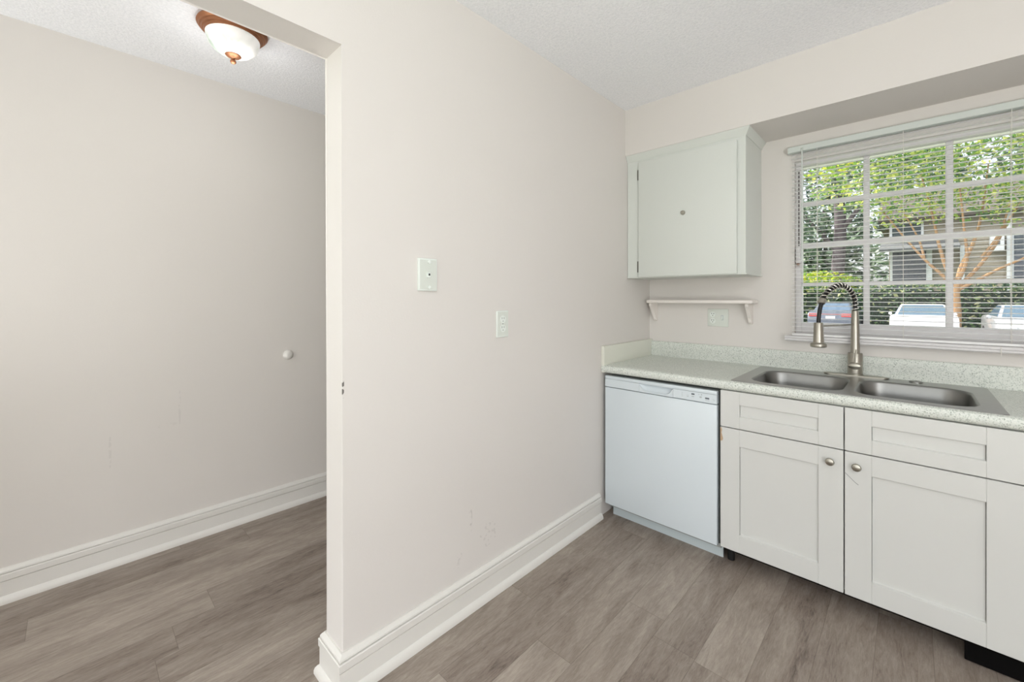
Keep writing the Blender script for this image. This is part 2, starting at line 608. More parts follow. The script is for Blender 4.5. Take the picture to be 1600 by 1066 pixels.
# ------------------------------------------------------------------ blind
bl = thing('window_blind', 'white horizontal mini blind with open slats hanging over the window above the sink', 'window blind', (1.44, -.03, 2.07))
bx0, bx1, bz0, bz1, by = .832, 2.046, 1.0755, 2.040, -.030
MB().prism([(-.050, 2.054), (-.050, 2.080), (-.047, 2.083), (-.008, 2.083), (-.008, 2.052), (-.030, 2.049), (-.047, 2.051)], 'x', .815, 2.062).build('headrail', M_head, bl)
m = MB()
ns = 44
for i in range(ns):
    z = bz1 - (bz1 - bz0 - .012) * i / (ns - 1)
    top, bot = [], []
    for k in range(5):
        t = -1 + k * .5
        yy = by + t * .0125
        zz = z + .0020 * (1 - t * t) + t * .0006
        top.append((yy, zz + .0004))
        bot.append((yy, zz - .0004))
    jit = rnd.uniform(-.002, .002)
    m.prism(top + bot[::-1], 'x', bx0 + jit, bx1 + jit)
m.build('slats', M_blind, bl, smooth=True)
MB().box(bx0, bx1, by - .013, by + .013, 1.0605, 1.073, .004).build('bottom_rail', M_blind, bl)
for xx in (.944, 1.275, 1.605, 1.935):
    m = MB()
    m.cyl((xx, by - .0135, 1.073), (xx, by - .0135, 2.052), .0009, n=6).cyl((xx, by + .0135, 1.073), (xx, by + .0135, 2.052), .0009, n=6)
    m.build('ladder_cord', M_cord, bl)
m = MB()
m.cyl((.880, -.053, 2.062), (.880, -.056, 1.46), .0032, n=8).cyl((.880, -.050, 2.056), (.880, -.056, 2.066), .005, n=8)
m.build('tilt_wand', M_head, bl, smooth=True)
m = MB()
m.cyl((1.637, -.056, 2.052), (1.637, -.058, 1.05), .0012, n=6)
m.cyl((1.575, -.0135 - .045, 1.06), (1.575, -.06, 1.02), .0012, n=6)
m.build('pull_cord', M_cord, bl)

# ------------------------------------------------------------------ countertop
CZ = .876
CT = thing('countertop', 'pale speckled laminate countertop with backsplash running under the window', 'countertop', (.8, -.3, CZ))
SO = (.690, 1.536, -.612, -.052)     # sink deck outline
HX0, HX1, HY0, HY1 = SO[0] + .02, SO[1] - .02, SO[2] + .02, SO[3] - .02
CR = 1.64
zb = .831
m = MB()
pf = [(HY0, zb), (-.608, zb), (-.620, .834), (-.628, .841), (-.631, .850), (-.631, .862), (-.627, .871), (-.618, .876), (HY0, CZ)]
m.prism(pf, 'x', .003, CR)
m.box(.003, HX0, HY0, -.0, zb, CZ).box(HX1, CR, HY0, -.0, zb, CZ).box(HX0, HX1, HY1, -.0, zb, CZ)
m.build('worktop', M_counter, CT, smooth=True)
m = MB()
m.prism([(0, CZ), (-.022, CZ), (-.020, CZ + .004), (-.020, .968), (-.016, .973), (0, .973)], 'x', .021, CR)
m.build('backsplash', M_counter, CT)
m = MB()
m.box(.0005, .021, -.626, -.0, .832, .985, .002, 1)
m.build('side_splash', M_splash, CT)['label'] = 'plain cream painted side splash board'

# ------------------------------------------------------------------ sink
SK = thing('kitchen_sink', 'stainless steel double bowl drop-in sink below the window', 'sink', (1.11, -.33, CZ))
sz = CZ + .0035


def rrect(xa, xb, ya, yb, r, n=8):
    out = []
    for cx, cy, a0 in ((xb - r, yb - r, 0), (xa + r, yb - r, 90), (xa + r, ya + r, 180), (xb - r, ya + r, 270)):
        for k in range(n + 1):
            a = math.radians(a0 + 90 * k / n)
            out.append((cx + r * math.cos(a), cy + r * math.sin(a)))
    return out


BL = (.748, 1.098, -.572, -.172)
BR = (1.128, 1.482, -.572, -.172)
m = MB()
olp = rrect(SO[0], SO[1], SO[2], SO[3], .012, 4)
hol = [rrect(*BL, .085, 10), rrect(*BR, .085, 10)]
edges = []
ovs = None
for lp in [olp] + hol:
    vs = [m.bm.verts.new((p[0], p[1], sz)) for p in lp]
    if ovs is None:
        ovs = vs
    for i in range(len(vs)):
        edges.append(m.bm.edges.new((vs[i], vs[(i + 1) % len(vs)])))
bmesh.ops.triangle_fill(m.bm, edges=edges, use_beauty=True, normal=(0, 0, 1))
n_o = len(olp)
low = [m.bm.verts.new((v.co.x + (.003 if v.co.x > 1.1 else -.003), v.co.y + (.003 if v.co.y > -.33 else -.003), CZ + .0002)) for v in ovs]
for i in range(n_o):
    m.bm.faces.new((ovs[i], ovs[(i + 1) % n_o], low[(i + 1) % n_o], low[i]))
m.build('deck', M_steel, SK)
for bb in (BL, BR):
    m = MB()
    loops = []
    for ins, dz in ((0, 0), (.004, -.002), (.007, -.008), (.012, -.06), (.018, -.13), (.030, -.160), (.055, -.175), (.10, -.180)):
        r = max(.085 - ins * .4, .03)
        loops.append([(p[0], p[1], sz + dz) for p in rrect(bb[0] + ins, bb[1] - ins, bb[2] + ins, bb[3] - ins, r, 10)])
    m.loft(loops, cap0=False, cap1=True)
    b_ = m.build('bowl', M_bowl, SK, smooth=True, angle=60)
    cx, cy = (bb[0] + bb[1]) / 2, (bb[2] + bb[3]) / 2
    MB().lathe([(.045, 0), (.045, .003), (.036, .004), (.030, .001), (.001, .001)], (cx, cy, sz - .180), 24).build('drain', M_chrome, b_, smooth=True)
MB().lathe([(.024, 0), (.024, .003), (.020, .006), (.012, .004), (.001, .003)], (1.318, -.090, sz), 24).build('hole_cover', M_steel, SK, smooth=True)

# ------------------------------------------------------------------ faucet
FX, FY = 1.102, -.075
FA = thing('kitchen_faucet', 'brushed nickel pull-down kitchen faucet with black coiled spring hose behind the sink', 'faucet', (FX, FY, sz))
m = MB()
m.prism([(p[0], p[1]) for p in rrect(FX - .125, FX + .125, FY - .0275, FY + .0225, .024, 8)], 'z', sz, sz + .006, .002, 2)
m.build('base_plate', M_nickel, FA, smooth=True)
bz = sz + .006
m = MB()
m.lathe([(.031, 0), (.031, .006), (.0295, .008), (.0295, .104), (.0275, .107), (.019, .107), (.0185, .112), (.0172, .20), (.0145, .312), (.0130, .316), (.001, .316)], (FX, FY, bz), 32)
m.build('body', M_nickel, FA, smooth=True)
hx, hy = .984, -.299       # spray head axis
dirv = Vector((hx - FX, hy - FY, 0))
dl = dirv.length
dirv.normalize()
# arch in the vertical plane through the body and the spray head: (distance, height)
arch = [(0, 1.198), (.0005, 1.222), (.006, 1.255), (.028, 1.292), (.066, 1.318), (.108, 1.326), (.150, 1.315), (.190, 1.294), (.214, 1.272), (.228, 1.252)]


def spl(pts, n):
    out = []
    P_ = [pts[0]] + pts + [pts[-1]]
    for i in range(1, len(P_) - 2):
        a, b, c, d = [Vector(q) for q in P_[i - 1:i + 3]]
        for k in range(n):
            t = k / n
            out.append(.5 * ((2 * b) + (-a + c) * t + (2 * a - 5 * b + 4 * c - d) * t * t + (-a + 3 * b - 3 * c + d) * t ** 3))
    out.append(Vector(pts[-1]))
    return out


def W3(p):
    return Vector((FX + dirv.x * p[0], FY + dirv.y * p[0], p[1]))


cl = [W3(p) for p in spl([(a, b, 0) for a, b in arch], 6)]
hose_pts = cl + [W3(p) for p in spl([(.228, 1.252, 0), (.242, 1.215, 0), (.2505, 1.175, 0), (dl, 1.140, 0)], 6)][1:]
MB().tube(hose_pts, .0088, 12).build('hose', M_black, FA, smooth=True)
# coil
seglen = [0]
for a, b in zip(cl, cl[1:]):
    seglen.append(seglen[-1] + (b - a).length)
tot = seglen[-1]
turns = 17
pts = []
side = dirv.cross(Vector((0, 0, 1))).normalized()
NN = turns * 16
for k in range(NN + 1):
    s_ = tot * k / NN
    i = 0
    while i < len(seglen) - 2 and seglen[i + 1] < s_:
        i += 1
    f = (s_ - seglen[i]) / max(1e-6, seglen[i + 1] - seglen[i])
    p = cl[i].lerp(cl[i + 1], f)
    t = (cl[i + 1] - cl[i]).normalized()
    nrm = side.cross(t).normalized()
    a = 2 * PI * turns * k / NN
    pts.append(p + (nrm * math.cos(a) + side * math.sin(a)) * .0125)
MB().tube(pts, .0027, 6).build('spring', M_chrome, FA, smooth=True)
e0, e1 = cl[-2], cl[-1]
dd = (e1 - e0).normalized()
MB().lathe([(.0155, 0), (.016, .003), (.016, .020), (.013, .024), (.009, .024)], e1 - dd * .006, 20, dd).build('spring_cap', M_nickel, FA, smooth=True)
m = MB()
m.lathe([(.001, 1.030), (.027, 1.030), (.0315, 1.032), (.0325, 1.036), (.0325, 1.045), (.030, 1.049), (.0215, 1.053), (.0205, 1.08), (.0185, 1.143), (.0165, 1.147), (.001, 1.147)], (hx, hy, 0), 32)
m.build('spray_head', M_nickel, FA, smooth=True)
m = MB()
m.cyl(W3((.012, 1.133)), W3((dl - .015, 1.130)), .0035, n=10)
m.build('support_arm', M_nickel, FA, smooth=True)
hc = Vector((FX, FY - .020, .932))
m = MB()
lps = []
for q, dy in ((.80, 0), (1.0, -.008), (1.0, -.022), (.93, -.027), (.70, -.030), (.05, -.031)):
    lps.append([(hc.x + .0265 * q * math.cos(2 * PI * k / 28), hc.y + dy, hc.z + .0165 * q * math.sin(2 * PI * k / 28)) for k in range(28)])
m.loft(lps)
m.tube([hc + Vector((.001, -.016, .010)), hc + Vector((.003, -.018, .04)), hc + Vector((.008, -.014, .080))], [.0042, .0036, .003], 8)
m.build('handle', M_nickel, FA, smooth=True)

# ------------------------------------------------------------------ dishwasher
DW = thing('dishwasher', 'white built-in dishwasher beside the partition wall under the counter', 'dishwasher', (.327, -.32, 0))
dx0, dx1, dF = .0235, .632, -.622
MB().box(.03, .636, -.560, -.03, .06, .815).build('tub', M_dwgrey, DW)
m = MB()
m.box(dx0, dx1, dF, -.594, .081, .7515, .004)
m.build('door', M_dw, DW, smooth=True)
# control panel with a scooped pocket handle
m = MB()
zt, zp = .755, .818
m.box(dx0, dx1, dF, -.594, .800, zp, .003, 2)           # top band
hxa, hxb = .235, .420
m.box(dx0, hxa, dF, -.594, zt, .7995, .0015, 1)
m.box(hxb, dx1, dF, -.594, zt, .7995, .0015, 1)
m.box(hxa, hxb, dF + .0272, -.594, zt, .7995)
nu, nv = 20, 8
grid = []
for a in range(nu + 1):
    t = a / nu
    xx = hxa + (hxb - hxa) * t
    e = (1 - abs(2 * t - 1) ** 5)
    col_ = []
    for b in range(nv + 1):
        q = b / nv
        zz = .7995 - (.0385 * e + .001) * q
        yy = dF + .0265 * e * (1 - q) ** .55
        col_.append(m.bm.verts.new((xx, yy, zz)))
    col_.append(m.bm.verts.new((xx, dF, zt)))
    grid.append(col_)
for a in range(nu):
    for b in range(nv + 1):
        m.bm.faces.new((grid[a][b], grid[a + 1][b], grid[a + 1][b + 1], grid[a][b + 1]))
cp = m.build('control_panel', M_dw, DW, smooth=True)
for nm, bxs, mt in (('button', [(.513, .528, .7845, .7915), (.578, .597, .773, .781)], M_print),
                    ('button', [(.515, .526, .7745, .7785), (.552, .562, .7745, .7825), (.547, .551, .7895, .7925), (.559, .5645, .788, .794), (.579, .596, .7655, .768)], M_printl),
                    ('indicator', [(.466, .4685, .785, .7885), (.466, .4685, .777, .7805), (.466, .4685, .769, .7725), (.489, .500, .7785, .780), (.4905, .499, .771, .7735), (.613, .620, .7755, .777), (.6155, .624, .771, .7725)], M_printl)):
    for (a, b, c, d) in bxs:
        MB().box(a, b, dF - .0009, dF + .001, c, d).build(nm, mt, cp)
MB().box(dx0 + .002, dx1 - .002, dF - .0004, dF + .001, .7990, .8002).build('trim_line', M_line, cp)
m = MB()
m.prism([(-.556, .0), (-.548, .0), (-.548, .080), (-.556, .080)], 'x', .040, .640)
m.build('kick_plate', M_dwkick, DW)
MB().box(.030, .640, -.585, -.560, .058, .079).build('base_rail', M_dwgrey, DW)
for xx in (.06, .61):
    MB().cyl((xx, -.50, 0), (xx, -.50, .06), .012, n=14).build('leveling_foot', M_black, DW, smooth=True)

# ------------------------------------------------------------------ base cabinet
BC = thing('sink_base_cabinet', 'off-white shaker base cabinet with two doors under the sink', 'cabinet', (1.11, -.31, 0))
cx0, cx1, CF = .6465, 1.640, -.622
m = MB()
m.box(cx0, cx0 + .016, -.600, -.012, .092, .829).box(cx1 - .016, cx1, -.600, -.012, .092, .829)
m.box(cx0 + .016, cx1 - .016, -.600, -.012, .092, .108).box(cx0 + .016, cx1 - .016, -.024, -.012, .108, .829)
m.box(cx0 + .016, cx1 - .016, -.600, -.582, .655, .690).box(cx0 + .016, cx1 - .016, -.600, -.582, .80, .829)
m.box(1.568, cx1, -.619, -.600, .088, .829)
m.build('body', M_cab, BC)


def shaker(xa, xb, za, zb, st, rt, rb):
    """rail-and-stile front with a recessed panel"""
    m = MB()
    y = CF
    yb = -.6005
    b = .0012
    m.box(xa, xa + st, y, yb, za, zb, b, 1).box(xb - st, xb, y, yb, za, zb, b, 1)
    m.box(xa + st, xb - st, y + .0003, yb, zb - rt, zb, b, 1).box(xa + st, xb - st, y + .0003, yb, za, za + rb, b, 1)
    m.box(xa + st + .0012, xb - st - .0012, y + .0105, yb, za + rb, zb - rt - .0016)
    # sloped lip along the top of the bottom rail
    m.prism([(y + .0004, za + rb - .003), (y + .0105, za + rb + .002), (y + .0105, za + rb - .003)], 'x', xa + st + .001, xb - st - .001)
    return m


fronts = ((.6475, 1.1065), (1.1105, 1.5665))
for k, (xa, xb) in enumerate(fronts):
    shaker(xa, xb, .659, .8285, .0815, .060, .056).build('drawer_front', M_cab, BC)
for k, (xa, xb) in enumerate(fronts):
    d = shaker(xa, xb, .087, .6545, .0815, .078, .082).build('door', M_cab, BC)
    kx = 1.0645 if k == 0 else 1.1475
    MB().lathe([(.006, 0), (.005, .004), (.005, .012), (.0145, .015), (.0155, .019), (.013, .0235), (.006, .026), (.001, .0265)], (kx, CF, .604), 24, (0, -1, 0)).build('knob', M_nickel, d, smooth=True)
    if k == 0:
        m = MB()
        m.prism([(.6472, .588), (.656, .590), (.6595, .600), (.656, .614), (.6525, .628), (.655, .640), (.6525, .6515), (.6472, .651)], 'y', CF - .0004, CF + .001)
        m.build('chipped_patch', M_rawwood, d)
    else:
        m = MB()
        m.prism([(1.1115, .5685), (1.1125, .5705), (1.143, .541), (1.1535, .5335), (1.1525, .531), (1.1415, .539)], 'y', CF - .0003, CF + .001)
        m.build('scratch', M_dwgrey, d)
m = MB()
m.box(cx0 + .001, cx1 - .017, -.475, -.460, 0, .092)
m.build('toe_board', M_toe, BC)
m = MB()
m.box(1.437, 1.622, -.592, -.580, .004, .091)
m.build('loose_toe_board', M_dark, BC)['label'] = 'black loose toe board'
for xx in (.672, 1.60):
    MB().cyl((xx, -.54, 0), (xx, -.54, .092), .016, n=14).build('leg', M_black, BC, smooth=True)

# ------------------------------------------------------------------ upper cabinet
UC = thing('wall_cabinet', 'white single-door wall cabinet hung under the soffit in the corner', 'cabinet', (.35, -.17, 1.387))
uF = -.315
ux0, ux1, uz0, uz1 = .002, .677, 1.388, 2.154
m = MB()
m.box(ux0, ux1, uF, -.001, uz0 + .006, uz1, .001, 1)
m.box(ux0, ux1 + .006, uF - .002, -.001, uz0, uz0 + .006)
m.build('body', M_ucab, UC)
d = MB().box(.083, .638, uF - .018, uF - .0005, 1.392, 2.098, .003).build('door', M_ucab, UC, smooth=True)
m = MB()
m.lathe([(.0125, 0), (.0125, .006), (.0105, .009), (.0095, .0075), (.006, .0075), (.0035, .009), (.001, .009)], (.358, uF - .018, 1.752), 24, (0, -1, 0))
m.build('lock', M_nickel, d, smooth=True)
for za, zb_ in ((1.995, 2.055), (1.422, 1.490)):
    m = MB()
    m.cyl((.0805, uF - .012, za), (.0805, uF - .012, zb_), .0042, n=10)
    m.box(.070, .0805, uF - .003, uF, za, zb_)
    m.build('hinge', simple('hinge_metal', srgb(96, 92, 86), .45, .8), UC, smooth=True)
cprof = [(0, 2.116), (.003, 2.116), (.005, 2.122), (.009, 2.128), (.015, 2.138), (.021, 2.147), (.0235, 2.1545), (0, 2.1545)]
m = MB()
m.sweep(cprof, [(ux0, uF), (ux1, uF), (ux1, -.001)])
m.build('crown_molding', M_ucab, UC, smooth=True, angle=30)

# ------------------------------------------------------------------ small shelf
SH = thing('wall_shelf', 'small white wall shelf with two scrolled brackets under the wall cabinet', 'shelf', (.35, -.06, 1.23))
m = MB()
m.box(.033, .660, -.122, -.0005, 1.231, 1.252, .005, 3)
m.build('board', M_shelf, SH, smooth=True)
for xx in (.050, .626):
    pr = [(-.0005, 1.231), (-.100, 1.231), (-.103, 1.222), (-.098, 1.212), (-.086, 1.203), (-.074, 1.190), (-.064, 1.172), (-.054, 1.158),
          (-.044, 1.148), (-.038, 1.136), (-.034, 1.124), (-.026, 1.115), (-.014, 1.111), (-.0005, 1.112)]
    m = MB()
    m.prism(pr, 'x', xx - .009, xx + .009, .0015, 1)
    m.build('bracket', M_shelf, SH)

# ------------------------------------------------------------------ outlets
# double-gang plate on the back wall
OP = thing('outlet_switch_plate', 'white two-gang plate with outlet and toggle switch under the wall shelf', 'outlet', (.442, 0, 1.142))
MB().box(.382, .502, -.006, -.0003, 1.088, 1.197, .003).build('cover_plate', M_plate, OP, smooth=True)
xx = .413
m = MB()
for zz in (1.162, 1.122):
    m.lathe([(.0165, 0), (.0165, .0015), (.001, .0015)], (xx, -.006, zz), 20, (0, -1, 0))
rc = m.build('receptacle', M_plate2, OP, smooth=True)
for zz in (1.162, 1.122):
    for (a, b, c, d_) in ((-.0075, -.0045, .001, .009), (.0045, .0075, .001, .009), (-.002, .002, -.009, -.004)):
        MB().box(xx + a, xx + b, -.0081, -.007, zz + c, zz + d_).build('slot', M_hole, rc)
m = MB()
m.hexa([(.463, -.006, 1.131), (.473, -.006, 1.131), (.473, -.006, 1.155), (.463, -.006, 1.155),
        (.464, -.019, 1.131), (.472, -.019, 1.131), (.472, -.013, 1.141), (.464, -.013, 1.141)])
m.build('toggle_switch', M_plate2, OP)
MB().box(.461, .475, -.0066, -.0055, 1.128, 1.158).build('switch_slot', M_printl, OP)

# duplex on the partition
O1 = thing('duplex_outlet', 'white duplex outlet on the partition wall right of the phone jack plate', 'outlet', (0, -1.4405, 1.149))
MB().box(.0003, .007, -1.477, -1.404, 1.092, 1.208, .003).build('cover_plate', M_plate2, O1, smooth=True)
MB().box(.0066, .0074, -1.4725, -1.4065, 1.097, 1.203).build('face_plate', M_plate, O1)
m = MB()
for zz in (1.170, 1.131):
    m.lathe([(.0168, 0), (.0168, .002), (.001, .002)], (.007, -1.4405, zz), 20, (1, 0, 0))
rc = m.build('receptacle', M_plate2, O1, smooth=True)
for zz in (1.170, 1.131):
    for (a, b, c, d_) in ((-.008, -.005, .001, .010), (.005, .008, .001, .010), (-.002, .002, -.010, -.005)):
        MB().box(.0085, .0093, -1.4405 + a, -1.4405 + b, zz + c, zz + d_).build('slot', M_dwgrey, rc)
m = MB()
m.lathe([(.003, 0), (.003, .001), (.001, .0012)], (.007, -1.4405, 1.1505), 12, (1, 0, 0))
m.build('screw', M_dwgrey, O1)

# phone jack plate
JP = thing('phone_jack_plate', 'white phone jack wall plate with hanging studs on the partition wall', 'wall plate', (0, -1.835, 1.35))
m = MB()
m.box(.0003, .012, -1.8755, -1.795, 1.290, 1.410, .002, 2)
m.build('cover_plate', M_plate2, JP, smooth=True)
MB().box(.012, .0125, -1.8715, -1.799, 1.296, 1.404).build('face_plate', M_plate, JP)
MB().box(.012, .019, -1.8425, -1.8275, 1.339, 1.359, .001, 1).build('jack', M_plate2, JP)
MB().box(.0186, .0193, -1.8385, -1.8315, 1.346, 1.354).build('jack_opening', M_hole, JP)
for zz in (1.396, 1.303):
    MB().lathe([(.0045, 0), (.0035, .002), (.0035, .006), (.0065, .008), (.0065, .0105), (.001, .0115)], (.012, -1.835, zz), 16, (1, 0, 0)).build('mounting_stud', M_plate2, JP, smooth=True)

# wall bumper
m = MB()
m.lathe([(.0285, 0), (.029, .004), (.027, .011), (.021, .018), (.011, .0225), (.001, .0235)], (WX, -1.842, .920), 28, (1, 0, 0))
tag(m.build('door_bumper', M_trim, smooth=True, angle=60), 'small white round door bumper on the hall wall', 'wall bumper')


# ------------------------------------------------------------------ ceiling lights
def bowl_light(name, label, x, y, s, glass):
    t = thing(name, label, 'ceiling light', (x, y, H))
    m = MB()
    m.lathe([(.165 * s, 0 * s), (.178 * s, -.004 * s), (.182 * s, -.014 * s), (.178 * s, -.020 * s), (.172 * s, -.022 * s), (.168 * s, -.032 * s), (.160 * s, -.034 * s), (.156 * s, -.046 * s),
             (.148 * s, -.048 * s), (.144 * s, -.060 * s), (.138 * s, -.062 * s), (.13 * s, -.05 * s)], (x, y, H), 48, cap=False)
    m.build('rim', M_bronze, t, smooth=True, angle=50)
    m = MB()
    pr = []
    for k in range(13):
        a = PI / 2 * k / 12
        pr.append((.140 * s * math.cos(a) ** .8 + .0001, -.056 * s - .112 * s * math.sin(a)))
    m.lathe(pr, (x, y, H), 48, cap=True)
    m.build('glass_bowl', glass, t, smooth=True, angle=70)
    zb_ = H - .056 * s - .112 * s
    m = MB()
    m.lathe([(.001 * s * 1.28, .006 * s * 1.28), (.030 * s * 1.28, .004 * s * 1.28), (.033 * s * 1.28, .000 * s * 1.28), (.028 * s * 1.28, -.005 * s * 1.28), (.014 * s * 1.28, -.009 * s * 1.28), (.008 * s * 1.28, -.013 * s * 1.28), (.007 * s * 1.28, -.018 * s * 1.28), (.0115 * s * 1.28, -.023 * s * 1.28), (.013 * s * 1.28, -.029 * s * 1.28), (.010 * s * 1.28, -.035 * s * 1.28), (.004 * s * 1.28, -.038 * s * 1.28), (.001 * s * 1.28, -.0385 * s * 1.28)], (x, y, zb_), 28)
    m.build('finial', M_bronze, t, smooth=True, angle=50)
    return t


bowl_light('ceiling_light', 'copper and alabaster bowl ceiling light glowing in the hall', -.838, -2.258, .72, M_alab)
bowl_light('ceiling_light', 'added unseen bowl ceiling light behind the viewpoint, filling the kitchen', 2.75, -3.2, 1.15, bowl_glass('kitchen_fill_alabaster', 3.0))  # unseen fixture added behind the camera as a fill light


def point(name, loc, e, r, col=(1, .99, .98)):
    l = bpy.data.lights.new(name, 'POINT')
    l.energy = e
    l.shadow_soft_size = r
    l.color = col
    o = bpy.data.objects.new(name, l)
    o.location = loc
    C.objects.link(o)
    return o


def area(name, loc, target, sx, sy, e, col=(1, 1, 1), portal=False):
    l = bpy.data.lights.new(name, 'AREA')
    l.shape = 'RECTANGLE'
    l.size, l.size_y = sx, sy
    l.energy = e
    l.color = col
    o = bpy.data.objects.new(name, l)
    o.location = loc
    o.rotation_euler = (Vector(target) - Vector(loc)).to_track_quat('-Z', 'Y').to_euler()
    C.objects.link(o)
    if portal:
        l.cycles.is_portal = True
    return o


point('kitchen_fill', (2.75, -3.2, 2.12), 11, .16)  # fill light just under the added kitchen fixture
# added upward fill lights, standing in for flash bounced off the ceiling
area('bounce_fill', (2.8, -3.7, .55), (2.75, -3.65, 3), .7, .8, 78, (.975, .99, 1))
area('hall_bounce_fill', (-.75, -4.05, .8), (-.75, -4.0, 3), .6, .6, 15, (.975, .99, 1))
# added area lights at unseen east and south openings, in place of daylight
area('east_fill', (EX + .02, -4.32, 1.1), (0, -4.32, 1.1), 1.6, 2.0, 50, (.98, .99, 1.0))
area('south_fill', (1.7, SY - .02, 1.2), (1.7, 0, 1.2), 2.7, 1.9, 20, (.98, .99, 1.0))
area('hall_opening_fill', (-.765, SY - .02, 1.05), (-.765, 0, 1.05), .95, 2.0, 19, (.98, .99, 1.0))
point('hall_lamp', (-.838, -2.258, 2.22), 2.0, .08)


# ------------------------------------------------------------------ outdoors
GZ = -.42


def ground_mat():
    m, nt, nd, lk, b = new_mat('asphalt_and_lawn')
    tc = N(nd, 'ShaderNodeTexCoord')
    sx = N(nd, 'ShaderNodeSeparateXYZ')
    lk.new(tc.outputs['Object'], sx.inputs[0])
    no = N(nd, 'ShaderNodeTexNoise')
    no.inputs['Scale'].default_value = 3
    no.inputs['Detail'].default_value = 6
    lk.new(tc.outputs['Object'], no.inputs['Vector'])
    a = mix_c(nd, lk, no.outputs['Fac'], srgb(120, 120, 122), srgb(150, 150, 150))
    g = mix_c(nd, lk, no.outputs['Fac'], srgb(70, 96, 40), srgb(120, 140, 70))
    lot = math_n(nd, lk, 'MULTIPLY', math_n(nd, lk, 'GREATER_THAN', sx.outputs['Y'], 7.0), math_n(nd, lk, 'LESS_THAN', sx.outputs['Y'], 26.2))
    lk.new(mix_c(nd, lk, lot, g, a), b.inputs['Base Color'])
    b.inputs['Roughness'].default_value = .9
    return m


struct(MB().box(-40, 45, -18, 70, GZ - .2, GZ).build('ground', ground_mat()))


def leaf_mat(name, cols, trans=0.35):
    m, nt, nd, lk, b = new_mat(name)
    ge = N(nd, 'ShaderNodeNewGeometry')
    cr = N(nd, 'ShaderNodeValToRGB')
    e = cr.color_ramp.elements
    e[0].position, e[0].color = 0, cols[0]
    e[1].position, e[1].color = 1, cols[-1]
    for i, c in enumerate(cols[1:-1]):
        k = e.new((i + 1) / (len(cols) - 1))
        k.color = c
    lk.new(ge.outputs['Random Per Island'], cr.inputs[0])
    lk.new(cr.outputs[0], b.inputs['Base Color'])
    b.inputs['Roughness'].default_value = .42
    b.inputs['Specular IOR Level'].default_value = .5
    tr = N(nd, 'ShaderNodeBsdfTranslucent')
    lk.new(cr.outputs[0], tr.inputs['Color'])
    mx = N(nd, 'ShaderNodeMixShader')
    mx.inputs[0].default_value = trans
    out = [n for n in nd if n.type == 'OUTPUT_MATERIAL'][0]
    lk.new(b.outputs[0], mx.inputs[1])
    lk.new(tr.outputs[0], mx.inputs[2])
    lk.new(mx.outputs[0], out.inputs[0])
    return m


def leaves(name, blobs, n, size, mat, parent, seed, boxes=False):
    r = random.Random(seed)
    V, F = [], []
    o = ORG.get(parent.name, (0, 0, 0)) if parent else (0, 0, 0)
    vol = [b[3] * b[4] * b[5] for b in blobs]
    tv = sum(vol)
    for b, v in zip(blobs, vol):
        for _ in range(int(n * v / tv)):
            if boxes:
                p = Vector((b[0] + r.uniform(-b[3], b[3]), b[1] + r.uniform(-b[4], b[4]), b[2] + r.uniform(-b[5], b[5])))
            else:
                while True:
                    q = Vector((r.uniform(-1, 1), r.uniform(-1, 1), r.uniform(-1, 1)))
                    if q.length < 1:
                        break
                q = q * (q.length ** -.35 if q.length > .05 else 1)
                p = Vector((b[0] + q.x * b[3], b[1] + q.y * b[4], b[2] + q.z * b[5]))
            a = Vector((r.gauss(0, 1), r.gauss(0, 1), r.gauss(0, .6))).normalized()
            c = a.cross(Vector((r.gauss(0, 1), r.gauss(0, 1), r.gauss(0, 1)))).normalized()
            s = size * r.uniform(.6, 1.4)
            w = s * r.uniform(.4, .65)
            nrm = a.cross(c)
            i = len(V)
            for q in (p - a * s, p + c * w + nrm * s * .15, p + a * s, p - c * w + nrm * s * .15):
                V.append((q.x - o[0], q.y - o[1], q.z - o[2]))
            F.append((i, i + 1, i + 2))
            F.append((i, i + 2, i + 3))
    me = bpy.data.meshes.new(name)
    me.from_pydata(V, [], F)
    me.materials.append(mat)
    ob = bpy.data.objects.new(name, me)
    C.objects.link(ob)
    if parent:
        ob.parent = parent
        ORG[ob.name] = o
    return ob


def bark(name, c1, c2):
    m, nt, nd, lk, b = new_mat(name)
    tc = N(nd, 'ShaderNodeTexCoord')
    mp = N(nd, 'ShaderNodeMapping')
    mp.inputs['Scale'].default_value = (6, 6, 1.5)
    lk.new(tc.outputs['Object'], mp.inputs['Vector'])
    no = N(nd, 'ShaderNodeTexNoise')
    no.inputs['Scale'].default_value = 2
    no.inputs['Detail'].default_value = 5
    lk.new(mp.outputs['Vector'], no.inputs['Vector'])
    lk.new(mix_c(nd, lk, no.outputs['Fac'], c1, c2), b.inputs['Base Color'])
    b.inputs['Roughness'].default_value = .8
    return m


M_lv1 = leaf_mat('leaf_myrtle', [srgb(84, 120, 78), srgb(110, 158, 84), srgb(140, 180, 96), srgb(196, 212, 100), srgb(236, 236, 150), srgb(120, 150, 110)], .45)
M_lv2 = leaf_mat('leaf_dark', [srgb(66, 84, 74), srgb(84, 110, 88), srgb(110, 134, 112), srgb(136, 160, 128), srgb(200, 212, 190)], .3)
M_lv3 = leaf_mat('leaf_hedge', [srgb(44, 70, 54), srgb(60, 94, 66), srgb(80, 116, 76), srgb(116, 148, 92), srgb(232, 228, 176)], .25)
M_lv4 = leaf_mat('leaf_lime', [srgb(110, 160, 60), srgb(150, 196, 70), srgb(206, 222, 80), srgb(240, 232, 90), srgb(120, 150, 90)], .5)
M_bk1 = bark('bark_orange', srgb(150, 112, 80), srgb(186, 156, 114))
M_bk2 = bark('bark_dark', srgb(74, 66, 72), srgb(116, 106, 110))
M_siding = simple('tan_siding', srgb(164, 156, 142), .8, var=.1, vscale=1.5)
M_bwhite = simple('white_board', srgb(236, 240, 244), .6)
